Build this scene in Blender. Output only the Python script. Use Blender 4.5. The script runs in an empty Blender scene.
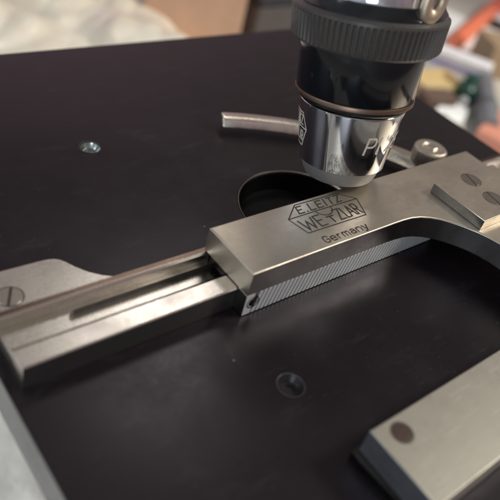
import bpy, bmesh, math, random
from mathutils import Vector, Matrix, noise
random.seed(7)
PI = math.pi
sc = bpy.context.scene
col = sc.collection

# ------------------------------------------------------------------ helpers
def tag(o, label=None, cat=None, group=None, kind=None):
    if label: o['label'] = label
    if cat: o['category'] = cat
    if group: o['group'] = group
    if kind: o['kind'] = kind
    return o

def empty(name, loc=(0, 0, 0), rot=None):
    o = bpy.data.objects.new(name, None)
    col.objects.link(o)
    o.location = loc
    if rot is not None:
        o.rotation_mode = 'QUATERNION'
        o.rotation_quaternion = rot
    o.empty_display_size = 0.3
    return o

def link_mesh(name, me, mat, parent=None, smooth=None):
    o = bpy.data.objects.new(name, me)
    col.objects.link(o)
    if mat is not None:
        me.materials.clear()
        me.materials.append(mat)
    if parent is not None:
        o.parent = parent
    if smooth is not None:
        me.shade_smooth()
        me.set_sharp_from_angle(angle=math.radians(smooth))
    return o

def from_bm(name, bm, mat, parent=None, smooth=30):
    bmesh.ops.recalc_face_normals(bm, faces=bm.faces)
    me = bpy.data.meshes.new(name)
    bm.to_mesh(me)
    bm.free()
    return link_mesh(name, me, mat, parent, smooth)

def prism(name, outline, z0, z1, mat, parent=None, bev=0.0, holes=(), seg=2, smooth=35):
    """plate with an arbitrary outline and holes, from z0 to z1, bevelled edges"""
    cu = bpy.data.curves.new(name, 'CURVE')
    cu.dimensions = '2D'
    cu.fill_mode = 'BOTH'
    for pts in [outline] + list(holes):
        sp = cu.splines.new('POLY')
        sp.points.add(len(pts) - 1)
        for p, q in zip(sp.points, pts):
            p.co = (q[0], q[1], 0, 1)
        sp.use_cyclic_u = True
    h = (z1 - z0) / 2
    cu.extrude = h - bev
    cu.bevel_depth = bev
    cu.bevel_resolution = seg
    cu.offset = -bev
    tmp = bpy.data.objects.new(name, cu)
    col.objects.link(tmp)
    dg = bpy.context.evaluated_depsgraph_get()
    me = bpy.data.meshes.new_from_object(tmp.evaluated_get(dg))
    bpy.data.objects.remove(tmp)
    bpy.data.curves.remove(cu)
    me.transform(Matrix.Translation((0, 0, (z0 + z1) / 2)))
    bm = bmesh.new(); bm.from_mesh(me); bmesh.ops.remove_doubles(bm, verts=bm.verts, dist=1e-5)
    bmesh.ops.recalc_face_normals(bm, faces=bm.faces)
    bm.to_mesh(me); bm.free()
    return weighted(link_mesh(name, me, mat, parent, smooth))

def bevel_box(name, x0, x1, y0, y1, z0, z1, mat, parent=None, bev=0.03, seg=2):
    bm = bmesh.new()
    bmesh.ops.create_cube(bm, size=1)
    for v in bm.verts:
        v.co = Vector(((x0 + x1) / 2 + v.co.x * (x1 - x0), (y0 + y1) / 2 + v.co.y * (y1 - y0), (z0 + z1) / 2 + v.co.z * (z1 - z0)))
    if bev: bmesh.ops.bevel(bm, geom=bm.edges[:], offset=bev, segments=seg, affect='EDGES', profile=.6)
    return weighted(from_bm(name, bm, mat, parent, 50))

def lathe(name, prof, mat, parent=None, n=96, smooth=30, close=False):
    """prof: (r,z) list"""
    bm = bmesh.new()
    rings = []
    for r, z in prof:
        if r < 1e-6:
            rings.append([bm.verts.new((0, 0, z))])
        else:
            rings.append([bm.verts.new((r * math.cos(2 * PI * i / n), r * math.sin(2 * PI * i / n), z)) for i in range(n)])
    prs = list(zip(rings, rings[1:]))
    if close: prs.append((rings[-1], rings[0]))
    for a, b in prs:
        for i in range(n):
            j = (i + 1) % n
            if len(a) == 1 and len(b) > 1: bm.faces.new((a[0], b[i], b[j]))
            elif len(b) == 1 and len(a) > 1: bm.faces.new((a[i], a[j], b[0]))
            elif len(a) > 1: bm.faces.new((a[i], a[j], b[j], b[i]))
    return from_bm(name, bm, mat, parent, smooth)

def weighted(o):
    md = o.modifiers.new('weighted_normals', 'WEIGHTED_NORMAL'); md.weight = 100; md.keep_sharp = True
    return o

def circle(cx, cy, r, n=48, a0=0.0):
    return [(cx + r * math.cos(a0 + 2 * PI * i / n), cy + r * math.sin(a0 + 2 * PI * i / n)) for i in range(n)]

def arc(cx, cy, r, a0, a1, n=12):
    return [(cx + r * math.cos(math.radians(a0 + (a1 - a0) * i / n)), cy + r * math.sin(math.radians(a0 + (a1 - a0) * i / n))) for i in range(n + 1)]

def extrude_x(name, prof, x0, x1, mat, parent=None, bev=0.012, smooth=30, cuts=0):
    """prof: closed (y,z) polygon"""
    bm = bmesh.new()
    a = [bm.verts.new((x0, y, z)) for y, z in prof]
    b = [bm.verts.new((x1, y, z)) for y, z in prof]
    n = len(prof)
    for i in range(n):
        bm.faces.new((a[i], a[(i + 1) % n], b[(i + 1) % n], b[i]))
    bm.faces.new(a); bm.faces.new(b[::-1])
    if bev: bmesh.ops.bevel(bm, geom=bm.edges[:], offset=bev, segments=2, affect='EDGES', profile=.5)
    return weighted(from_bm(name, bm, mat, parent, 50))

def densify(pl, d=0.04):
    out = [pl[0]]
    for a, b in zip(pl, pl[1:]):
        L = math.dist(a, b); n = max(1, int(L / d))
        for i in range(1, n + 1):
            out.append((a[0] + (b[0] - a[0]) * i / n, a[1] + (b[1] - a[1]) * i / n))
    return out

def ribbons(name, strokes, w, mapf, mat, parent=None, cyc=()):
    """flat engraved strokes: polylines of width w mapped onto a surface by mapf(u,v,lift)"""
    bm = bmesh.new()
    for k, pl in enumerate(strokes):
        closed = math.dist(pl[0], pl[-1]) < 1e-6
        if closed: pl = pl[:-1]
        n = len(pl)
        if n < 2: continue
        L = []; R = []
        for i in range(n):
            p = Vector(pl[i])
            if closed: q0, q1 = Vector(pl[i - 1]), Vector(pl[(i + 1) % n])
            else: q0, q1 = Vector(pl[max(i - 1, 0)]), Vector(pl[min(i + 1, n - 1)])
            d0 = (p - q0); d1 = (q1 - p)
            if d0.length < 1e-9: d0 = d1
            if d1.length < 1e-9: d1 = d0
            d0 = d0.normalized(); d1 = d1.normalized()
            t = d0 + d1
            t = t.normalized() if t.length > .1 else d1
            nn = Vector((-t.y, t.x))
            c = max(.45, nn.dot(Vector((-d1.y, d1.x))))
            off = nn * (w / 2 / c)
            ext = Vector((0, 0))
            if not closed and i == 0: ext = -d1 * w * .4
            if not closed and i == n - 1: ext = d0 * w * .4
            a = p + ext + off; b = p + ext - off
            lift = .00012 * k
            L.append(bm.verts.new(mapf(a.x, a.y, lift))); R.append(bm.verts.new(mapf(b.x, b.y, lift)))
        for i in range(n if closed else n - 1):
            j = (i + 1) % n
            bm.faces.new((L[i], R[i], R[j], L[j]))
    me = bpy.data.meshes.new(name); bm.to_mesh(me); bm.free()
    return link_mesh(name, me, mat, parent)

GL = {
 'E': [[(1, 1), (0, 1), (0, 0), (1, 0)], [(0, .52), (.8, .52)]],
 'L': [[(0, 1), (0, 0), (1, 0)]],
 'I': [[(.5, 0), (.5, 1)]],
 'T': [[(0, 1), (1, 1)], [(.5, 1), (.5, 0)]],
 'Z': [[(0, 1), (1, 1), (0, 0), (1, 0)]],
 'W': [[(0, 1), (.25, 0), (.5, .8), (.75, 0), (1, 1)]],
 'A': [[(0, 0), (.5, 1), (1, 0)], [(.2, .36), (.8, .36)]],
 'R': [[(0, 0), (0, 1), (.75, 1), (1, .85), (1, .62), (.75, .5), (0, .5)], [(.5, .5), (1, 0)]],
 'P': [[(0, 0), (0, 1), (.75, 1), (1, .86), (1, .6), (.75, .46), (0, .46)]],
 'l': [[(.3, 1.0), (.3, .1), (.45, 0), (.7, 0)]],
 '.': [[(.3, 0), (.5, 0)]],
 'G': [[(1, .82), (.8, 1), (.2, 1), (0, .8), (0, .2), (.2, 0), (.8, 0), (1, .2), (1, .48), (.6, .48)]],
 'e': [[(0, .36), (1, .36), (1, .55), (.8, .7), (.2, .7), (0, .5), (0, .2), (.2, 0), (.85, 0), (1, .1)]],
 'r': [[(0.1, 0), (0.1, .7)], [(.1, .45), (.4, .68), (.8, .66)]],
 'm': [[(0, 0), (0, .7)], [(0, .52), (.2, .7), (.4, .68), (.5, .5), (.5, 0)], [(.5, .52), (.7, .7), (.88, .68), (1, .5), (1, 0)]],
 'a': [[(.1, .62), (.3, .7), (.8, .7), (.95, .52), (.95, 0)], [(.95, .4), (.25, .4), (0, .25), (.05, .06), (.25, 0), (.7, .02), (.95, .2)]],
 'n': [[(0, 0), (0, .7)], [(0, .48), (.3, .7), (.75, .7), (1, .5), (1, 0)]],
 'y': [[(0, .7), (.5, 0.02)], [(1, .7), (.45, -.18), (.2, -.28), (0, -.26)]],
 '1': [[(.2, .8), (.5, 1), (.5, 0)]],
 '7': [[(0, 1), (1, 1), (.4, 0)]],
 '0': [[(.5, 1), (.15, .85), (0, .5), (.15, .15), (.5, 0), (.85, .15), (1, .5), (.85, .85), (.5, 1)]],
 '2': [[(0, .8), (.2, 1), (.8, 1), (1, .8), (1, .6), (0, 0), (1, 0)]],
 '5': [[(1, 1), (.1, 1), (0, .55), (.75, .6), (1, .4), (1, .2), (.8, 0), (.1, 0), (0, .1)]],
 '/': [[(0, -.1), (1, 1.1)]],
}
def word(txt, x0, y0, w, h, gap, boxf=None):
    out = []
    x = x0
    for ch in txt:
        cw = w * {'I': .25, '.': .3, 'm': 1.35, 'W': 1.3, 'l': .5, '1': .6, '/': .7, 'r': .75}.get(ch, 1.0)
        for pl in GL[ch]:
            out.append(densify([(x + px * cw, y0 + py * h) for px, py in pl], .05))
        x += cw + gap
    return out

def fit(strokes, x0, x1):
    a = min(p[0] for s in strokes for p in s); b = max(p[0] for s in strokes for p in s)
    return [[(x0 + (p[0] - a) / (b - a) * (x1 - x0), p[1]) for p in s] for s in strokes]

# ------------------------------------------------------------------ materials
def new_mat(name):
    m = bpy.data.materials.new(name); m.use_nodes = True
    nt = m.node_tree
    return m, nt, nt.nodes['Principled BSDF']

def N(nt, t, **kw):
    n = nt.nodes.new(t)
    for k, v in kw.items():
        if k in n.inputs: n.inputs[k].default_value = v
        else: setattr(n, k, v)
    return n

def coords(nt, scale=(1, 1, 1), rot=(0, 0, 0)):
    tc = N(nt, 'ShaderNodeTexCoord'); mp = N(nt, 'ShaderNodeMapping')
    mp.inputs['Scale'].default_value = scale; mp.inputs['Rotation'].default_value = rot
    nt.links.new(tc.outputs['Object'], mp.inputs['Vector'])
    return mp.outputs['Vector']

def noise_n(nt, vec, scale, detail=4, rough=.55):
    n = N(nt, 'ShaderNodeTexNoise', Scale=scale, Detail=detail, Roughness=rough)
    nt.links.new(vec, n.inputs['Vector'])
    return n.outputs['Fac']

def ramp(nt, fac, stops):
    r = N(nt, 'ShaderNodeValToRGB')
    el = r.color_ramp.elements
    while len(el) < len(stops): el.new(.5)
    for e, (p, c) in zip(el, stops):
        e.position = p
        e.color = (c, c, c, 1) if not isinstance(c, tuple) else (*c, 1)
    nt.links.new(fac, r.inputs['Fac'])
    return r.outputs['Color']

def math_n(nt, op, a, b=None):
    n = N(nt, 'ShaderNodeMath', operation=op)
    for i, v in enumerate((a, b)):
        if v is None: continue
        if isinstance(v, (int, float)): n.inputs[i].default_value = v
        else: nt.links.new(v, n.inputs[i])
    return n.outputs[0]

def mixc(nt, fac, a, b):
    n = N(nt, 'ShaderNodeMix', data_type='RGBA')
    for i, v in ((0, fac), (6, a), (7, b)):
        if isinstance(v, tuple): n.inputs[i].default_value = (*v, 1)
        elif isinstance(v, (int, float)): n.inputs[i].default_value = v
        else: nt.links.new(v, n.inputs[i])
    return n.outputs[2]

def bump(nt, b, h, strength=.1, dist=.02):
    n = N(nt, 'ShaderNodeBump', Strength=strength, Distance=dist)
    nt.links.new(h, n.inputs['Height']); nt.links.new(n.outputs['Normal'], b.inputs['Normal'])

def metal(name, c1, c2, rough=.3, brush=None, bumps=.05, stain=.5, speck=0.0, scratch=.35):
    """worn nickel: patchy tint, patchy roughness, fine scratches"""
    m, nt, b = new_mat(name)
    v = coords(nt)
    big = ramp(nt, noise_n(nt, v, 1.1, 5, .62), [(.33, 0.0), (.67, 1.0)])
    mid = ramp(nt, noise_n(nt, v, 7, 6, .7), [(.35, 0.0), (.72, 1.0)])
    f = math_n(nt, 'ADD', math_n(nt, 'MULTIPLY', big, .7), math_n(nt, 'MULTIPLY', mid, .3))
    c = mixc(nt, f, c1, c2)
    spots = ramp(nt, noise_n(nt, v, 26, 3, .6), [(.66, 0.0), (.78, 1.0)])
    c = mixc(nt, math_n(nt, 'MULTIPLY', spots, stain), c, tuple(x * .45 for x in c1))
    if speck:
        sp = ramp(nt, noise_n(nt, v, 38, 2, .5), [(.70, 0.0), (.75, 1.0)])
        c = mixc(nt, math_n(nt, 'MULTIPLY', sp, speck), c, (.8, .8, .78))
    scr = None
    for ang, sx_, lo_ in ((.35, .35, .715), (-.9, .3, .725), (1.35, .4, .73)):
        sv = coords(nt, (sx_ * 2.2, 30, 30), (0, 0, ang))
        k = ramp(nt, noise_n(nt, sv, 1.6, 2, .45), [(lo_ - .03, 0.0), (lo_, 1.0)])
        scr = k if scr is None else math_n(nt, 'MAXIMUM', scr, k)
    scr = math_n(nt, 'MULTIPLY', scr, scratch)
    c = mixc(nt, scr, c, tuple(min(1, x * 1.45 + .05) for x in c1))
    pit = ramp(nt, noise_n(nt, v, 52, 2, .5), [(.70, 0.0), (.76, 1.0)])
    c = mixc(nt, math_n(nt, 'MULTIPLY', pit, stain * .8), c, tuple(x * .3 for x in c1))
    nt.links.new(c, b.inputs['Base Color'])
    b.inputs['Metallic'].default_value = 1
    bs = coords(nt, *(brush if brush else ((3, 60, 60), (0, 0, .0))))
    br = noise_n(nt, bs, 2.0, 5, .65)
    r = math_n(nt, 'ADD', math_n(nt, 'MULTIPLY', f, .16), math_n(nt, 'MULTIPLY', br, .14))
    r = math_n(nt, 'ADD', r, rough - .15)
    nt.links.new(r, b.inputs['Roughness'])
    h = math_n(nt, 'ADD', br, math_n(nt, 'MULTIPLY', noise_n(nt, v, 60, 3, .6), .6))
    bump(nt, b, h, bumps, .012)
    return m

M = {}
M['arm'] = metal('dull_nickel', (.73, .665, .56), (.59, .53, .44), .42, ((1.2, 34, 34), (0, 0, .03)), .07, .5)
M['rail'] = metal('brushed_steel', (.78, .73, .67), (.67, .62, .57), .28, ((.7, 50, 50), (0, 0, 0)), .10, .25, .12)
M['rack'] = metal('bright_steel', (.97, .98, .99), (.82, .85, .87), .42, None, .06, .3)
M['bar'] = metal('aged_nickel', (.58, .555, .475), (.45, .435, .38), .46, ((8, 14, 14), (0, 0, .6)), .06, .35)
M['screw'] = metal('screw_steel', (.52, .48, .42), (.40, .37, .33), .33, None, .06, .4)
M['chrome'] = metal('chrome', (.80, .81, .84), (.72, .73, .76), .08, ((2, 2, 60), (0, 0, 0)), .012, .1, 0, .12)
M['nose'] = metal('satin_nickel', (.42, .41, .39), (.35, .345, .33), .55, None, .04, .2)
M['nose'].node_tree.nodes['Principled BSDF'].inputs['Metallic'].default_value = .6
M['finger'] = metal('spring_steel', (.92, .86, .74), (.84, .78, .68), .27, ((2, 2, 2), (0, 0, 0)), .0, .0, 0, .0)
M['dark_metal'] = metal('blackened_steel', (.07, .065, .06), (.04, .038, .036), .42, None, .08, .4, .25)
M['bronze'] = metal('worn_brass_band', (.32, .225, .17), (.22, .155, .12), .42, None, .05, .3)

def plain(name, c, rough=.5, coat=0, metallic=0, var=.25, scale=3, bumps=.03, spec=.5, trans=0):
    m, nt, b = new_mat(name)
    v = coords(nt)
    f = noise_n(nt, v, scale, 5, .6)
    cc = mixc(nt, f, tuple(min(1, x * (1 + var)) for x in c), tuple(x * (1 - var) for x in c))
    nt.links.new(cc, b.inputs['Base Color'])
    b.inputs['Roughness'].default_value = rough
    b.inputs['Metallic'].default_value = metallic
    b.inputs['Coat Weight'].default_value = coat
    b.inputs['Specular IOR Level'].default_value = spec
    b.inputs['Transmission Weight'].default_value = trans
    if bumps: bump(nt, b, noise_n(nt, v, scale * 12, 4, .6), bumps, .02)
    return m

def black_stage():
    m, nt, b = new_mat('black_stage_lacquer')
    v = coords(nt)
    f = noise_n(nt, v, .45, 5, .6)
    c = mixc(nt, f, (.017, .011, .014), (.0095, .0095, .0115))
    dust = ramp(nt, noise_n(nt, v, 16, 2, .5), [(.765, 0.0), (.80, 1.0)])
    fine = ramp(nt, noise_n(nt, v, 55, 2, .5), [(.70, 0.0), (.80, 1.0)])
    patch = ramp(nt, noise_n(nt, v, .7, 4, .6), [(.40, .1), (.72, 1.0)])
    d = math_n(nt, 'ADD', math_n(nt, 'MULTIPLY', dust, .16), math_n(nt, 'MULTIPLY', math_n(nt, 'MULTIPLY', fine, patch), .05))
    def flecks(sc_, rad, keep):
        vo = N(nt, 'ShaderNodeTexVoronoi', Scale=sc_); nt.links.new(v, vo.inputs['Vector'])
        sx = N(nt, 'ShaderNodeSeparateColor'); nt.links.new(vo.outputs['Color'], sx.inputs[0])
        m1 = math_n(nt, 'LESS_THAN', vo.outputs['Distance'], math_n(nt, 'MULTIPLY', sx.outputs[1], rad))
        return math_n(nt, 'MULTIPLY', m1, math_n(nt, 'GREATER_THAN', sx.outputs[0], keep))
    d = math_n(nt, 'ADD', d, math_n(nt, 'MULTIPLY', flecks(2.1, .06, .80), .34))
    d = math_n(nt, 'ADD', d, math_n(nt, 'MULTIPLY', flecks(6.3, .11, .72), .13))
    sm = ramp(nt, noise_n(nt, coords(nt, (.5, 1.6, 1), (0, 0, -.35)), 1.3, 7, .75), [(.55, 0.0), (.75, 1.0)])
    d = math_n(nt, 'ADD', d, math_n(nt, 'MULTIPLY', math_n(nt, 'MULTIPLY', sm, math_n(nt, 'ADD', .35, noise_n(nt, v, 24, 5, .8))), .045))
    # hair scratches
    vs = coords(nt, (.35, 9, 1), (0, 0, .5)); s1 = ramp(nt, noise_n(nt, vs, 3.0, 2, .4), [(.735, 0.0), (.76, 1.0)])
    d = math_n(nt, 'ADD', d, math_n(nt, 'MULTIPLY', math_n(nt, 'MULTIPLY', s1, patch), .09))
    c = mixc(nt, d, c, (.5, .5, .5))
    vs2 = coords(nt, (9, .3, 1), (0, 0, .25)); s2 = ramp(nt, noise_n(nt, vs2, 2.2, 2, .4), [(.72, 0.0), (.75, 1.0)])
    c = mixc(nt, math_n(nt, 'MULTIPLY', math_n(nt, 'MULTIPLY', s2, patch), .06), c, (.5, .5, .5))
    nt.links.new(c, b.inputs['Base Color'])
    r = math_n(nt, 'ADD', math_n(nt, 'MULTIPLY', patch, .10), math_n(nt, 'MULTIPLY', noise_n(nt, v, 9, 5, .7), .14))
    nt.links.new(math_n(nt, 'ADD', r, .21), b.inputs['Roughness'])
    b.inputs['Specular IOR Level'].default_value = .37
    b.inputs['Specular Tint'].default_value = (1, .90, .97, 1)
    bump(nt, b, math_n(nt, 'ADD', noise_n(nt, v, 30, 4, .6), noise_n(nt, v, 2, 2, .5)), .02, .03)
    return m
M['stage'] = black_stage()
M['engrave'] = plain('engraved_dark_fill', (.050, .042, .034), .65, var=.6, scale=22)
M['engrave_light'] = plain('engraved_pale_fill', (.86, .78, .66), .5, var=.2, scale=8)
M['tan'] = metal('tan_worn_nickel', (.80, .68, .52), (.66, .56, .43), .45)
M['black_gloss'] = plain('black_enamel', (.010, .011, .014), .13, .3, var=.3, bumps=.01)
M['black_ring'] = plain('black_anodised', (.085, .078, .072), .38, 0, .0, var=.3, scale=10, bumps=.05)
M['hole_dark'] = plain('matt_black_sleeve', (.003, .003, .0035), .5, bumps=.02, spec=.15)
M['glass'] = plain('lens_glass', (.02, .025, .03), .05, .8, bumps=0)
M['brown_spot'] = plain('brown_rivet', (.075, .042, .03), .5, var=.4, scale=9)
M['edge_grey'] = plain('worn_lacquer_edge', (.05, .05, .052), .35, var=.9, scale=5)
M['recess'] = plain('dull_recess', (.030, .028, .030), .33, var=.5, scale=9, bumps=.1)
M['bowl'] = plain('bright_reflection_recess', (.50, .54, .53), .25, 0, 1.0, var=.3, scale=8)  # bright metal paints a reflection into the far screw hole

M['side'] = metal('darkened_side_steel', (.27, .26, .255), (.19, .18, .178), .34, ((1.2, 30, 30), (0, 0, 0)), .10, .5, .6)  # side faces coloured darker, painting in their dark reflections
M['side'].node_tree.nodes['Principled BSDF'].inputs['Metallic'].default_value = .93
M['arm_side'] = metal('arm_edge_steel', (.45, .44, .43), (.31, .305, .30), .31, ((1.5, 30, 30), (0, 0, 0)), .10, .6, .2)  # darker copy of the arm metal; dark stage reflection put into the colour
M['cool_side'] = metal('cool_lit_side_steel', (.62, .66, .72), (.42, .45, .49), .42, ((20, 1.5, 20), (0, 0, 0)), .12, .6, .3)  # bluish tone paints the cool left light onto the bar's side face
M['tooth_gap'] = metal('shaded_tooth_flank', (.46, .48, .50), (.24, .25, .26), .42, None, .06, .4)  # darker flank colour paints shade between the rack teeth
M['slot_wall'] = metal('slot_wall_steel', (.17, .16, .15), (.11, .105, .10), .65)  # dark wall colour paints shade into the groove slot
M['brown_reflect'] = metal('brown_reflection_steel', (.26, .185, .145), (.20, .145, .12), .30, ((.7, 50, 50), (0, 0, 0)), .08, .3)  # brown surroundings reflected in the rail edges, painted as base colour
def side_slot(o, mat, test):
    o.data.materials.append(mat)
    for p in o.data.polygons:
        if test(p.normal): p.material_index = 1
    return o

M['rack'].node_tree.nodes['Principled BSDF'].inputs['Metallic'].default_value = .5
# ------------------------------------------------------------------ stage plate
stage = tag(empty('stage_plate', (11.7, 9.06, -1.14)), 'large flat black lacquered microscope stage plate with round opening in the middle', 'microscope stage')
def local(root, o):           # keep world placement of a child built in world coordinates
    o.parent = root
    o.matrix_parent_inverse = Matrix.Translation(-Vector(root.location))
    return o
X0, X1, Y0, Y1 = 2.53, 20.87, -1.1, 19.2
RC = .55
outl = arc(X1 - RC, Y1 - RC, RC, 0, 90, 10) + arc(X0 + RC, Y1 - RC, RC, 90, 180, 10) + arc(X0 + RC, Y0 + RC, RC, 180, 270, 10) + arc(X1 - RC, Y0 + RC, RC, 270, 360, 10)
HC = (11.49, 9.06); HR = 1.81
dimples = [(7.43, 13.56), (7.32, 4.63)]
holes = [circle(*HC, HR, 96)] + [circle(x, y, .28, 40) for x, y in dimples]
local(stage, prism('plate', outl, -1.14, 0, M['stage'], None, .035, holes, 3))
for i, (x, y) in enumerate(dimples):
    o = lathe('screw_hole', [(.277, -.03), (.270, -.05), (.20, -.15), (.19, -.165), (.13, -.165), (.12, -.20), (0, -.20)], M['recess' if i else 'bowl'], None, 48, 25)
    e = lathe('worn_edge', [(.274, -.035), (.281, -.004), (.292, .0025), (.306, .001)], M['edge_grey'], None, 48, 60)
    e.parent = o
    o.location = (x, y, 0)
    local(stage, o)
    if i == 0: tag(o, 'countersunk hole with reflected light painted into its lining')
sl = lathe('opening_sleeve', [(HR - .03, -.03), (HR - .05, -.06), (HR - .06, -.62), (1.62, -.64), (1.60, -.68), (0, -.70)], M['hole_dark'], None, 96)
sl.location = (*HC, 0); local(stage, sl)
rim = lathe('opening_rim', [(HR + .004, .001), (HR - .004, .005), (HR - .022, .0), (HR - .034, -.02), (HR - .03, -.05)], metal('rim_worn', (.34, .31, .28), (.24, .22, .2), .35), None, 96)
rim.location = (*HC, 0); local(stage, rim)

# ------------------------------------------------------------------ guide rail
rail = tag(empty('guide_rail', (11.6, 7.6, 0)), 'long grooved steel guide rail lying across the black stage with slotted end plate', 'guide rail')
RX0, RX1 = 2.78, 20.4
prof = [(6.9, .004), (6.9, .56), (6.925, .59), (7.335, .59), (7.46, .485), (7.46, .16), (8.12, .16), (8.12, .54), (8.16, .60), (8.30, .60), (8.30, .004)]
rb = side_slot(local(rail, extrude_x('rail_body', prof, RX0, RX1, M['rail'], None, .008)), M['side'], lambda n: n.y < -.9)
rb.data.materials.append(M['brown_reflect'])
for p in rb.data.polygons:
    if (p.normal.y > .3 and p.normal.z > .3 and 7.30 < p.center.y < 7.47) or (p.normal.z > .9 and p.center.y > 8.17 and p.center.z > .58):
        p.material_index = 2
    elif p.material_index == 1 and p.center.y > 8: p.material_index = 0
fl = [(RX0 + .02, 7.463), (RX1 - .02, 7.463), (RX1 - .02, 8.117), (RX0 + .02, 8.117)]
slot = [(p[0], p[1]) for p in arc(4.33, 7.79, .235, 90, 270, 14)] + [(p[0], p[1]) for p in arc(18.8, 7.79, .235, 270, 450, 14)]
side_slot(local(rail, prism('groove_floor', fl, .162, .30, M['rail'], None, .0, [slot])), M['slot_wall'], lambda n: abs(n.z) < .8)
fp = [(RX0, 8.302), (6.35, 8.302), (5.9, 8.36), (5.55, 8.50), (5.25, 8.69), (5.03, 8.90), (4.86, 9.14), (4.74, 9.36), (4.66, 9.47), (4.55, 9.545), (4.40, 9.58), (4.2, 9.59), (RX0, 9.62)]
mp = local(rail, prism('mounting_plate', fp, .004, .30, M['rail'], None, .02))
lug = lathe('lug', [(0, .42), (.16, .42), (.2, .38), (.2, .01)], M['rail'], None, 32); lug.location = (3.28, 10.02, 0); local(rail, lug)

def screw(parent, root, x, y, z, r, ang, mat, name='screw', proud=.015):
    bm = bmesh.new()
    n = 48
    # head with a straight slot: two half discs with a channel between
    sw = r * .11
    for s in (1, -1):
        a0 = math.asin(sw / r)
        pts = [(r * math.cos(a0 + (PI - 2 * a0) * i / 24), s * r * math.sin(a0 + (PI - 2 * a0) * i / 24)) for i in range(25)]
        top = [bm.verts.new((px * .95, sw * s + (py - sw * s) * .95, proud)) for px, py in pts]
        mid = [bm.verts.new((px, py, proud - .012)) for px, py in pts]
        bot = [bm.verts.new((px, py, -.05)) for px, py in pts]
        bm.faces.new(top)
        for A, B in ((top, mid), (mid, bot)):
            for i in range(25):
                j = (i + 1) % 25
                bm.faces.new((A[i], A[j], B[j], B[i]))
    o = from_bm(name, bm, mat, None, 30)
    o.location = (x, y, z); o.rotation_euler = (0, 0, ang)
    ring = lathe('gap_ring', [(r * 1.0, .0015), (r * 1.09, .0015)], M['engrave'], None, 48)
    slotf = bevel_box('slot', -r * .98, r * .98, -sw, sw, -.02, -.005 + .008, M['engrave'], None, 0)
    for c in (ring, slotf):
        c.parent = o
    if root: local(root, o)
    return o
screw(mp, rail, 3.34, 8.86, .30, .26, math.radians(62), M['screw'])

# ------------------------------------------------------------------ carriage (L-shaped arm)
arm = tag(empty('slide_carriage', (12.3, 7.4, .6)), 'dull nickel L-shaped slide carriage with engraved maker mark and toothed rack', 'slide carriage')
cur = [(7.5, 6.58), (12.0, 6.58), (12.3, 6.575), (12.6, 6.55), (12.86, 6.48), (13.1, 6.36), (13.32, 6.2), (13.5, 6.02), (13.66, 5.82), (13.8, 5.62), (13.94, 5.38), (14.04, 5.13), (14.12, 4.85), (14.16, 4.55), (14.18, 4.2), (14.18, .6), (17.08, .6), (17.08, 8.24), (16.9, 8.24), (7.5, 8.2)]
side_slot(local(arm, prism('arm_plate', cur, .605, 1.27, M['arm'], None, .042, (), 3, 25)), M['arm_side'], lambda n: abs(n.z) < .3 and n.x > -.96 or (abs(n.z) < .3 and abs(n.y) > .02 and n.x < 0))
local(arm, bevel_box('slide_block', 7.62, 17.0, 7.5, 8.09, .31, .604, M['dark_metal'], None, .01))
# rack with slanted teeth
def rack():
    bm = bmesh.new()
    pitch = .128; n = int((14.22 - 7.72) / pitch)
    y_f, y_r, y_b = 6.58, 6.65, 6.885
    zs = (.03, .62); sl_ = .12
    def row(z, k):
        pts = [(7.5, y_f), (7.72, y_f)]
        for i in range(n):
            x = 7.72 + i * pitch + 0
            sh = sl_ * (z - zs[0]) / (zs[1] - zs[0])
            pts += [(x + .005 + sh, y_r), (x + .032 + sh, y_f), (x + .122 + sh, y_f)]
        return pts
    a = [bm.verts.new((x, y, zs[0])) for x, y in row(zs[0], 0)]
    b = [bm.verts.new((x, y, zs[1])) for x, y in row(zs[1], 1)]
    xe = 14.45
    ab = [bm.verts.new((v.co.x, y_b, zs[0])) for v in a]; bb = [bm.verts.new((v.co.x, y_b, zs[1])) for v in b]
    for i in range(len(a) - 1):
        bm.faces.new((a[i], a[i + 1], b[i + 1], b[i]))
        bm.faces.new((b[i], b[i + 1], bb[i + 1], bb[i]))
        bm.faces.new((ab[i], ab[i + 1], a[i + 1], a[i]))
    bm.faces.new((a[0], b[0], bb[0], ab[0])); bm.faces.new((a[-1], b[-1], bb[-1], ab[-1]))
    return from_bm('rack', bm, M['rack'], None, 12)
rk = side_slot(local(arm, rack()), M['arm_side'], lambda n: n.x < -.95)
rk.data.materials.append(M['tooth_gap'])
for p in rk.data.polygons:
    if -.99 < p.normal.x < -.5 and p.center.x > 7.74 and p.center.y < 6.7: p.material_index = 2
s = lathe('rack_screw', [(0, .012), (.085, .012), (.10, .004), (.13, -.012), (.16, .006), (.17, .001)], M['dark_metal'], None, 32)
s.location = (7.73, 6.575, .36); s.rotation_euler = (PI / 2, 0, 0); local(arm, s)
# clamp block with two slotted screws
blk = side_slot(local(arm, prism('clamp_block', [(14.03, 5.45), (16.75, 5.45), (16.75, 7.16), (14.03, 7.16)], 1.272, 1.56, M['arm'], None, .02)), M['side'], lambda n: n.x < -.9)
for x, y, a in ((15.3, 6.86, 71), (15.2, 6.02, 78)):
    screw(blk, arm, x, y, 1.56, .27, math.radians(a), M['screw'], proud=.006)
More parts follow.
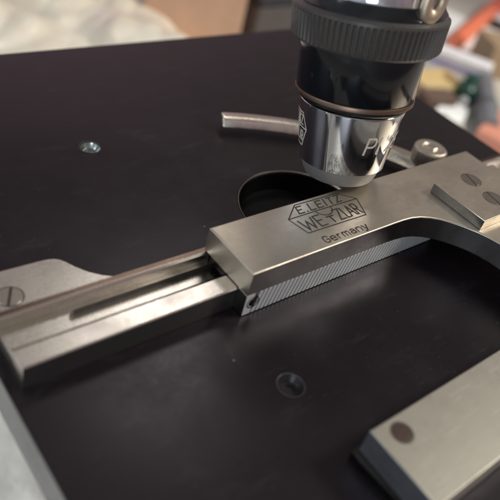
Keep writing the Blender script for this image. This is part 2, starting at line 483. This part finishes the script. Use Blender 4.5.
# engraved mark
ZT = 1.2715
flat = lambda u, v, l: (u, v, ZT + l)
lines = []
up = [(9.45, 7.73), (9.93, 8.12), (11.33, 8.08), (11.70, 7.73)]
lines.append(densify([(9.42, 7.73), (9.93, 8.115), (11.33, 8.09), (11.71, 7.72)]))
lines.append(densify([(9.42, 7.73), (9.55, 7.16), (11.46, 7.13), (11.71, 7.72)]))
lines.append(densify([(9.42, 7.73), (10.2, 7.735)])); lines.append(densify([(10.93, 7.735), (11.71, 7.72)]))
lines.append(arc(10.53, 7.765, .26, 187, 353, 20))
lines.append(densify([(10.2, 7.7352), (10.93, 7.7352)]))
wtop = fit(word('E.LEITZ', 0, 7.80, .16, .235, .085), 9.83, 11.25)
lines_o = lines; wtop = [[(x + (y - 7.80) * .25, y) for x, y in s_] for s_ in wtop]
lo = []
for ch, xa, xb, hh in (('W', 9.59, 9.98, .37), ('E', 10.05, 10.25, .37), ('T', 10.385, 10.605, .215), ('Z', 10.70, 10.88, .37), ('L', 10.945, 11.05, .37), ('A', 11.075, 11.265, .37), ('R', 11.32, 11.455, .37)):
    lo += fit(word(ch, 0, 7.23, .2, hh, 0), xa, xb)
local(arm, ribbons('mark_outline', lines, .032, flat, M['engrave']))
local(arm, ribbons('maker_mark', [densify(x, .05) for x in wtop + lo], .038, lambda u, v, l: flat(u, v, l + .0012), M['engrave']))
ger = fit(word('Germany', 0, 6.715, .15, .20, .07), 9.74, 11.15)
local(arm, ribbons('origin_mark', ger, .036, flat, M['engrave']))

# ------------------------------------------------------------------ curved clip finger with knurled screw
clip = tag(empty('clip_finger', (16.55, 9.1, .2)), 'curved spring steel slide clip finger behind the lens, held by a knurled screw', 'slide clip')
ctrl = [(11.70, 13.22), (12.2, 13.02), (12.75, 12.75), (13.35, 12.42), (13.95, 12.02), (14.6, 11.5), (15.2, 10.92), (15.7, 10.32), (16.1, 9.75), (16.4, 9.2), (16.6, 8.75)]
bm = bmesh.new()
prev = None
cs = [(-.23, .20), (-.265, .22), (-.27, .25), (-.17, .44), (-.14, .47), (-.10, .485), (.16, .50), (.19, .485), (.21, .455), (.215, .26), (.20, .22), (.17, .20)]
for i, p in enumerate(ctrl):
    a = Vector(ctrl[max(0, i - 1)]); b = Vector(ctrl[min(len(ctrl) - 1, i + 1)])
    t = (b - a).normalized(); nn = Vector((-t.y, t.x))
    k = 1 if i < 7 else 1 + .12 * (i - 6)
    ring = [bm.verts.new((p[0] + nn.x * o * k, p[1] + nn.y * o * k, z)) for o, z in cs]
    if not prev:          # rounded tip
        for q, (sh, sq) in enumerate(((.10, .80), (.085, .90), (.05, .97))):
            r0 = [bm.verts.new((p[0] - t.x * sh + nn.x * o * sq, p[1] - t.y * sh + nn.y * o * sq, .36 + (z - .36) * (.5 + .5 * sq))) for o, z in cs]
            if prev:
                for j in range(len(cs)): bm.faces.new((prev[j], prev[(j + 1) % len(cs)], r0[(j + 1) % len(cs)], r0[j]))
            else: bm.faces.new(r0)
            prev = r0
    if prev:
        for j in range(len(cs)): bm.faces.new((prev[j], prev[(j + 1) % len(cs)], ring[(j + 1) % len(cs)], ring[j]))
    else: bm.faces.new(ring)
    prev = ring
bm.faces.new(prev[::-1])
bmesh.ops.subdivide_edges(bm, edges=[e for e in bm.edges if e.calc_length() > .3], cuts=2)
local(clip, from_bm('finger', bm, M['finger'], None, 30))
bm = bmesh.new()
prof = []
n = 160
rings = []
for r, z, kn in ((.30, .53, 0), (.50, .535, 1), (.52, .57, 1), (.52, .92, 1), (.49, .97, 1), (.44, 1.0, 0), (.30, 1.0, 0), (.27, .965, 0), (.25, .95, 0), (.0, .95, 0)):
    if r == 0: rings.append([bm.verts.new((0, 0, z))]); continue
    rings.append([bm.verts.new(((r - (.02 if kn and (i // 2) % 2 else 0)) * math.cos(2 * PI * i / n), (r - (.02 if kn and (i // 2) % 2 else 0)) * math.sin(2 * PI * i / n), z)) for i in range(n)])
for a, b in zip(rings, rings[1:]):
    for i in range(n):
        j = (i + 1) % n
        if len(b) == 1: bm.faces.new((a[i], a[j], b[0]))
        else: bm.faces.new((a[i], a[j], b[j], b[i]))
kn = from_bm('knurled_screw', bm, M['arm'], None, 30); kn.location = (16.54, 9.05, 0); local(clip, kn)
pin = lathe('screw_core', [(0, 1.03), (.15, 1.03), (.18, 1.01), (.18, .9)], M['finger'], None, 6, 10); pin.location = (16.54, 9.05, 0); pin.parent = None
local(clip, pin); pin.parent = kn; pin.matrix_parent_inverse = Matrix.Identity(4); pin.location = (0, 0, 0)

# ------------------------------------------------------------------ lower slide bar
bar = tag(empty('slide_bar', (10.5, 1.9, 0)), 'broad aged nickel slide bar with brown rivet spot, front right on the stage', 'slide holder')
bx, by1, by0 = 7.32, 2.77, 1.12
side_slot(local(bar, prism('bar_top', [(bx, by0), (14.1, by0), (14.1, by1), (bx + .03, by1)], .22, .86, M['bar'], None, .03, (), 3)), M['cool_side'], lambda n: n.x < -.9)
local(bar, prism('under_plate', [(bx + .0, by0 - .02), (14.0, by0 - .02), (14.0, by1 + .06), (bx - .08, by1 + .06), (bx - .1, by1 - .2)], .004, .217, M['dark_metal'], None, .025))
sp = lathe('rivet', [(0, .008), (.17, .007), (.205, .003), (.215, -.01)], M['brown_spot'], None, 40); sp.location = (7.86, 2.44, .86); local(bar, sp)
seam = lathe('seam', [(.214, .0012), (.232, .0012)], M['engrave'], None, 40); seam.parent = sp

# ------------------------------------------------------------------ microscope objective
P0 = Vector((12.58, 9.18, .9))
ax = Vector((-.001, .172, 1)).normalized()
camC = Vector((0, 0, 10))
toc = (camC - P0 - ax * 2); toc -= ax * toc.dot(ax); toc.normalize()      # local -Y faces the photographer
yl = -toc; xl = yl.cross(ax)
KS = .955
rotm = Matrix((xl, yl, ax)).transposed()
obj = tag(empty('objective_lens', camC + (P0 - camC) * KS, rotm.to_quaternion()), 'chrome and black microscope objective with knurled collar hanging over the stage opening', 'microscope objective')
lathe('front_nose', [(0, .03), (.30, .03), (.32, 0), (.88, 0), (.94, .03), (1.0, .14), (1.09, .40), (1.10, .45), (1.08, .46)], M['nose'], obj, 128)
lathe('front_lens', [(0, .0), (.15, .005), (.28, .028)], M['glass'], obj, 64)
CH0, CH1 = (1.165, .46), (1.385, 2.08)
lathe('chrome_barrel', [(1.07, .455), (1.15, .455), CH0, (1.172, .52), (1.385, 2.02), (1.385, 2.07), (1.36, 2.10), (1.34, 2.12)], M['chrome'], obj, 160)
lathe('groove_band', [(1.34, 2.12), (1.42, 2.125), (1.44, 2.15), (1.44, 2.21), (1.42, 2.225)], M['black_gloss'], obj, 128)
lathe('brown_band', [(1.42, 2.226), (1.50, 2.235), (1.53, 2.25), (1.535, 2.33), (1.52, 2.365), (1.45, 2.37)], M['bronze'], obj, 128)
lathe('black_barrel', [(1.45, 2.371), (1.50, 2.375), (1.515, 2.40), (1.565, 3.48), (1.56, 3.62)], M['black_gloss'], obj, 160)
# knurled collar
bm = bmesh.new()
NT = 82
rings = []
for r, z, kn in ((1.56, 3.57, 0), (1.78, 3.575, 0), (1.835, 3.63, 0), (1.85, 3.66, 1), (1.895, 4.26, 1), (1.90, 4.30, 0), (1.89, 4.36, 0), (1.80, 4.43, 0)):
    ring = []
    for i in range(NT):
        for f, d in ((0.0, 0), (.40, 0), (.60, .046), (.84, .046)):
            a = 2 * PI * (i + f) / NT
            rr = r - (d if kn else 0)
            ring.append(bm.verts.new((rr * math.cos(a), rr * math.sin(a), z)))
    rings.append(ring)
nn_ = len(rings[0])
for a, b in zip(rings, rings[1:]):
    for i in range(nn_): bm.faces.new((a[i], a[(i + 1) % nn_], b[(i + 1) % nn_], b[i]))
from_bm('knurled_collar', bm, M['black_ring'], obj, 25)
lathe('collar_shoulder', [(1.80, 4.43), (1.80, 4.47), (1.74, 4.54), (1.66, 4.70), (1.60, 4.71)], M['black_gloss'], obj, 128)
lathe('mount_ring', [(1.60, 4.71), (1.59, 4.74), (1.59, 4.95), (1.66, 5.0), (1.66, 5.5), (1.5, 5.55), (1.5, 7.2), (0, 7.2)], M['chrome'], obj, 128)
obj.scale = (KS, KS, KS)
# small eyelet lug on the right of the mount
bm = bmesh.new()
nu, nv = 40, 12
vs = [[bm.verts.new(((.29 + .17 * math.cos(2 * PI * j / nv)) * math.cos(2 * PI * i / nu) * .75, .12 * math.sin(2 * PI * j / nv), (.29 + .17 * math.cos(2 * PI * j / nv)) * math.sin(2 * PI * i / nu) * 1.15)) for j in range(nv)] for i in range(nu)]
for i in range(nu):
    for j in range(nv): bm.faces.new((vs[i][j], vs[(i + 1) % nu][j], vs[(i + 1) % nu][(j + 1) % nv], vs[i][(j + 1) % nv]))
eg = from_bm('eyelet', bm, M['tan'], obj, 60)
eg.location = (1.32, -1.15, 4.88); eg.rotation_euler = (0, math.radians(16), math.radians(40))

def cone(u, v, l):
    t = v; r = 1.172 + (1.385 - 1.172) * (t - .52) / 1.5 + .006 + l
    a = -PI / 2 + u / 1.28
    return (r * math.cos(a), r * math.sin(a), t)
st = word('Pl', .56, 1.10, .23, .44, .10) + word('25', 1.24, 1.14, .2, .38, .09)
ribbons('power_mark', [[(x + (y - 1.14) * .12, y) for x, y in s_] for s_ in st], .055, cone, M['engrave_light'], obj)
# maker's outline mark on the left flank
L0 = -1.75
st = [densify([(L0 - .5, 1.35), (L0 - .15, 1.75), (L0 + .45, 1.75), (L0 + .62, 1.35), (L0 + .4, .85), (L0 - .4, .85), (L0 - .5, 1.35)]), densify([(L0 - .5, 1.35), (L0 + .62, 1.35)])]
st += fit(word('LEITZ', 0, 1.43, .15, .24, .05), L0 - .15, L0 + .45) + fit(word('WETZLAR', 0, .98, .15, .27, .05), L0 - .36, L0 + .45)
ribbons('maker_outline_mark', st, .032, cone, M['engrave_light'], obj)

# ------------------------------------------------------------------ background
TZ = -14.0
M['table'] = plain('pale_table_top', (.50, .47, .42), .55, var=.2, scale=.2, bumps=.05)
bm = bmesh.new(); bmesh.ops.create_grid(bm, x_segments=2, y_segments=2, size=1)
for v in bm.verts: v.co = Vector((60 + v.co.x * 110, 40 + v.co.y * 90, TZ))
tb = from_bm('tabletop', bm, M['table'], None, None); tag(tb, kind='structure')
def plastic(name, c, c2):
    m, nt, b = new_mat(name)
    v = coords(nt)
    cc = mixc(nt, ramp(nt, noise_n(nt, v, .22, 4, .6), [(.35, 0.0), (.65, 1.0)]), c, c2)
    nt.links.new(cc, b.inputs['Base Color'])
    b.inputs['Roughness'].default_value = .30
    b.inputs['Transmission Weight'].default_value = .15
    b.inputs['Coat Weight'].default_value = .4
    bump(nt, b, noise_n(nt, v, .8, 3, .5), .2, .3)
    return m
M['bag'] = plastic('crumpled_clear_plastic', (.84, .80, .70), (.74, .67, .55))
M['bag_white'] = plastic('white_plastic_film', (.92, .94, .90), (.88, .90, .86))
def crumple(name, cx, cy, sx, sy, h, mat, seed, res=80, fr=.16):
    bm = bmesh.new()
    off = Vector((seed * 13.7, seed * 5.1, seed))
    g = []
    for i in range(res + 1):
        row = []
        for j in range(res + 1):
            u, v = i / res * 2 - 1, j / res * 2 - 1
            wob = 1 + .18 * noise.noise(Vector((u * 2, v * 2, seed)))
            x, y = cx + u * sx * wob, cy + v * sy * wob
            p = Vector(((x * .8 + y * .6) * fr, (y * .8 - x * .6) * fr * .45, 0)) + off
            p2 = Vector(((x * .5 - y * .87) * fr * 2.2, (y * .5 + x * .87) * fr * .9, 3)) + off
            f1 = noise.voronoi(p)[0]; f2 = noise.voronoi(p2)[0]
            rg = min(1, (f1[1] - f1[0]) * 1.3); rg2 = min(1, (f2[1] - f2[0]) * 1.3)
            big = noise.noise(p * .6)
            e = max(0, 1 - max(abs(u), abs(v)) ** 4)
            z = TZ + .05 + e * h * (.55 + .22 * big + .26 * rg + .12 * rg2)
            row.append(bm.verts.new((x, y, max(z, TZ + .02))))
        g.append(row)
    for i in range(res):
        for j in range(res): bm.faces.new((g[i][j], g[i + 1][j], g[i + 1][j + 1], g[i][j + 1]))
    return from_bm(name, bm, mat, None, 50)
tag(crumple('plastic_bag', 17, 45.5, 15.5, 12, 7.5, M['bag'], 3, res=140, fr=.16), 'crumpled clear plastic bag lying behind the far edge of the stage', 'plastic bag')
tag(crumple('plastic_sheet', 0, 11, 9.5, 16, 3.0, M['bag_white'], 8, fr=.12), 'white plastic sheet below the near left edge of the stage', 'plastic sheet')

def bgbox(name, cx, cy, sx, sy, h, rz, c, label, cat, rough=.55, z=TZ + .01, bev=.15):
    root = empty(name, (cx, cy, z)); root.rotation_euler = (0, 0, math.radians(rz))
    tag(root, label, cat)
    return root
def boxpart(root, name, x0, x1, y0, y1, z0, z1, c, rough=.5, bev=.12, **kw):
    m = plain(name + '_' + root.name.replace('.', '_'), c, rough, scale=.7, var=.15, **kw)
    return bevel_box(name, x0, x1, y0, y1, z0, z1, m, root, bev)

r = bgbox('cardboard_box', 33.2, 44.8, 0, 0, 0, -32, 0, 'brown cardboard box standing behind the stage beside the clear bag', 'box')
boxpart(r, 'carton', -4, 4, -4, 4, 0, 9.5, (.58, .37, .26), .75)
boxpart(r, 'flap', -3.9, 3.9, -5.4, -4.05, 9.2, 9.45, (.48, .30, .20), .75, .05)
r = bgbox('dark_case', 41.2, 43.5, 0, 0, 0, 0, 0, 'dark navy case standing between the cardboard box and the lens', 'case')
boxpart(r, 'case_body', -4.2, 4.2, -3, 3, 0, 5, (.085, .075, .075), .5, .5)
boxpart(r, 'lid', -4.3, 4.3, -3.1, 3.1, 5.02, 6.4, (.025, .028, .04), .45, .5)

def lying(name, parts, p0, p1, label, cat, z):
    """a stick-like thing lying from p0 to p1: lathe parts given as (name, [(r,s)...], colour, rough)"""
    a = Vector((*p0, z)); b = Vector((*p1, z)); d = (b - a); L = d.length
    root = empty(name, a, d.to_track_quat('Z', 'Y')); tag(root, label, cat)
    for nm, pr, c, rg in parts:
        lathe(nm, [(r_, s_ * L) for r_, s_ in pr], plain(nm + '_paint', c, rg, var=.1), root, 32)
    return root
lying('marker_pen', [('barrel', [(0, 0), (.9, .0), (.95, .02), (.95, .62), (.8, .63)], (.80, .20, .10), .35), ('cap', [(.8, .632), (1.0, .64), (1.0, .97), (.8, 1), (0, 1)], (.80, .13, .06), .3)],
      (64.2, 37.9), (85.5, 46.4), 'thick orange red marker pen lying behind the lens at top right', 'marker pen', TZ + 1.0)
r = bgbox('white_carton', 58.4, 33.2, 0, 0, 0, -62, 0, 'small white carton with violet stripe behind the lens', 'carton')
boxpart(r, 'carton', -3.2, 3.2, -1.1, 1.1, 0, 2.3, (.80, .80, .84), .4)
boxpart(r, 'stripe', -3.22, 3.22, -1.13, .5, 1.0, 1.55, (.36, .32, .60), .4, 0)
r = bgbox('wooden_block', 66.6, 32.0, 0, 0, 0, -30, 0, 'tan wooden block at the right behind the white carton', 'wood block')
boxpart(r, 'block', -4, 4, -2.2, 2.2, 0, 3.4, (.34, .24, .15), .6)
r = bgbox('cream_tray', 53.4, 31.8, 0, 0, 0, -12, 0, 'shallow cream coloured tray behind the lens barrel', 'tray')
boxpart(r, 'tray_base', -2.4, 2.4, -1.5, 1.5, 0, .5, (.62, .47, .24), .5)
for nm, q in (('tray_side', (-2.4, 2.4, -1.75, -1.52)), ('tray_side', (-2.4, 2.4, 1.52, 1.75)), ('tray_side', (-2.65, -2.42, -1.75, 1.75)), ('tray_side', (2.42, 2.65, -1.75, 1.75))):
    boxpart(r, nm, *q, 0, 1.1, (.70, .55, .30), .5, .04)
r = empty('green_bottle', (54.8, 29.2, TZ + .01)); tag(r, 'short dark green bottle standing behind the right edge of the stage', 'bottle')
lathe('bottle_body', [(0, 0), (.95, 0), (1.05, .1), (1.05, 1.5), (.6, 1.9), (.45, 2.0)], plain('green_glass', (.012, .06, .045), .2, .5), r, 32)
lathe('cap', [(.55, 2.0), (.6, 2.05), (.6, 2.5), (0, 2.52)], plain('green_cap', (.012, .075, .055), .4), r, 32)
r = bgbox('dark_tin', 50.8, 29.4, 0, 0, 0, -20, 0, 'small dark brown tin in front of the cream tray', 'tin')
boxpart(r, 'tin_body', -1.6, 1.6, -1.0, 1.0, 0, .8, (.11, .065, .05), .45)
boxpart(r, 'lid', -1.65, 1.65, -1.05, 1.05, .82, 1.1, (.14, .09, .07), .4, .05)
lying('grey_tube', [('tube', [(0, 0), (.85, 0), (.9, .02), (.9, .98), (.85, 1), (0, 1)], (.16, .17, .19), .4), ('collar', [(.9, .3), (1.05, .31), (1.05, .38), (.9, .39)], (.10, .10, .11), .4)],
      (50.5, 23.4), (60, 31), 'dark grey tube lying behind the right edge of the stage', 'tube', TZ + 1.05)
lying('grey_cable', [('cable', [(0, 0), (.4, 0), (.4, 1), (0, 1)], (.42, .43, .45), .5)], (53, 28.2), (64.5, 32.6), 'light grey straight rod lying beside the dark grey tube', 'rod', TZ + .41)
r = bgbox('salmon_box', 52.2, 22.0, 0, 0, 0, 15, 0, 'salmon pink box at the right edge behind the stage', 'box')
boxpart(r, 'box_body', -3.2, 3.2, -2.2, 2.2, 0, 1.0, (.56, .23, .16), .5)
boxpart(r, 'lid', -3.25, 3.25, -2.25, 2.25, 1.02, 1.4, (.62, .27, .19), .5, .05)
M['paper'] = plain('white_paper', (.80, .82, .82), .7, var=.06, scale=.4)
def sheet(cx, cy, sx, sy, rz, z, label):
    bm = bmesh.new(); n = 14
    g = [[bm.verts.new(((i / n - .5) * sx, (j / n - .5) * sy, .35 * noise.noise(Vector((i * .25 + cx, j * .25, cy))) + .25)) for j in range(n + 1)] for i in range(n + 1)]
    for i in range(n):
        for j in range(n): bm.faces.new((g[i][j], g[i + 1][j], g[i + 1][j + 1], g[i][j + 1]))
    o = from_bm('paper_sheet', bm, M['paper'], None, 60); o.location = (cx, cy, z); o.rotation_euler = (0, 0, math.radians(rz))
    tag(o, label, 'paper')
sheet(68, 41, 16, 11, 20, TZ + .02, 'white paper sheet lying under the orange marker pen')
sheet(84, 38.5, 14, 10, -15, TZ + .7, 'white paper sheet behind the tan wooden block')
sheet(51, 27.6, 3.6, 2.6, 30, TZ + .1, 'small white paper scrap beside the dark brown tin')

# ------------------------------------------------------------------ camera
f_px = 646.46
R_U = Vector((.77801959, .26081338, -.57154344)); R_V = Vector((-.59053706, .61402893, -.523674)); R_N = Vector((.21436302, .74494621, .6317465))
cam = bpy.data.cameras.new('camera'); co = bpy.data.objects.new('camera', cam); col.objects.link(co)
m3 = Matrix((R_U, R_V, R_N))          # rows: world axes in camera space  ->  cam->world matrix
co.matrix_world = Matrix.Translation((0, 0, 10)) @ m3.to_4x4()
cam.sensor_width = 36; cam.lens = 36 * f_px / 500
cam.clip_start = .05; cam.clip_end = 1000
cam.dof.use_dof = True
tgt = Vector((11.2, 7.6, 1.27)); fw = co.matrix_world.to_3x3() @ Vector((0, 0, -1))
cam.dof.focus_distance = (tgt - co.location).dot(fw)
cam.dof.aperture_fstop = cam.lens * 1e-3 / .32
sc.camera = co

# ------------------------------------------------------------------ light
w = bpy.data.worlds.new('World'); sc.world = w; w.use_nodes = True
nt = w.node_tree; bg = nt.nodes['Background']
tc = N(nt, 'ShaderNodeTexCoord'); sep = N(nt, 'ShaderNodeSeparateXYZ'); nt.links.new(tc.outputs['Generated'], sep.inputs[0])
up_ = ramp(nt, math_n(nt, 'ADD', math_n(nt, 'MULTIPLY', sep.outputs[2], .5), .5), [(.40, (.08, .065, .06)), (.54, (.32, .21, .245)), (.70, (.25, .222, .195)), (.9, (.2, .19, .18))])
sd = ramp(nt, math_n(nt, 'ADD', math_n(nt, 'MULTIPLY', sep.outputs[0], .5), .5), [(.02, 1.0), (.35, .25), (.6, 0.0)])
rm = noise_n(nt, tc.outputs['Generated'], 2.2, 3, .5)
c = mixc(nt, sd, up_, (.42, .47, .52))
wy = ramp(nt, math_n(nt, 'ADD', math_n(nt, 'MULTIPLY', sep.outputs[1], .5), .5), [(.80, 0.0), (.97, 1.0)])
wz = ramp(nt, math_n(nt, 'ADD', math_n(nt, 'MULTIPLY', sep.outputs[2], .5), .5), [(.52, 0.0), (.60, 1.0), (.70, .6), (.78, 0.0)])
c = mixc(nt, math_n(nt, 'MULTIPLY', wy, wz), c, (.95, .58, .72))  # purple glow added to the surroundings for a haze on the stage
c = mixc(nt, ramp(nt, rm, [(.42, .55), (.62, 0.0)]), c, (.10, .085, .08))
nt.links.new(c, bg.inputs['Color']); bg.inputs['Strength'].default_value = 1.0

def area(name, loc, target, size, power, color, sy=None):
    l = bpy.data.lights.new(name, 'AREA'); l.energy = power; l.color = color; l.size = size
    if sy: l.shape = 'RECTANGLE'; l.size_y = sy
    o = bpy.data.objects.new(name, l); col.objects.link(o); o.location = loc
    o.rotation_euler = (Vector(target) - Vector(loc)).to_track_quat('-Z', 'Y').to_euler()
area('window_light', (-30, 22, 24), (12, 8, 0), 16, 2300, (.90, .96, 1.0), 20)
area('ceiling_light', (30, 34, 44), (12, 8, 0), 14, 2400, (1.0, .96, .91), 9)
area('front_window_light', (-24, -19, 11), (9, 6, 0), 14, 3300, (.85, .93, 1.0), 12)
area('warm_edge_fill', (40, -20, 26), (12, 7, 1), 7, 900, (1.0, .80, .55))  # unseen warm light added to gild the arm's front edge
area('background_fill', (72, -22, 62), (44, 40, TZ), 20, 40000, (1.0, .95, .88))  # unseen fill added for the background, kept out of the stage's reflections

def spot(name, loc, target, power, color, deg, blend, rad):
    l = bpy.data.lights.new(name, 'SPOT'); l.energy = power; l.color = color
    l.spot_size = math.radians(deg); l.spot_blend = blend; l.shadow_soft_size = rad
    o = bpy.data.objects.new(name, l); col.objects.link(o); o.location = loc
    o.rotation_euler = (Vector(target) - Vector(loc)).to_track_quat('-Z', 'Y').to_euler()
spot('background_spot_fill', (75, -25, 70), (44, 44, -12), 270000, (1.0, .94, .83), 40, .5, 4)  # unseen spot added to brighten the background, cone clear of the stage
spot('sheet_fill', (-28, 15, -2), (3, 12, -13), 70000, (1.0, 1.0, .97), 40, .5, 2)  # unseen low spot added to whiten the plastic sheet

sc.render.engine = 'CYCLES'
sc.view_settings.view_transform = 'Standard'
sc.view_settings.look = 'None'
sc.view_settings.exposure = 0
sc.view_settings.gamma = 1
sc.cycles.use_denoising = True
sc.cycles.max_bounces = 8
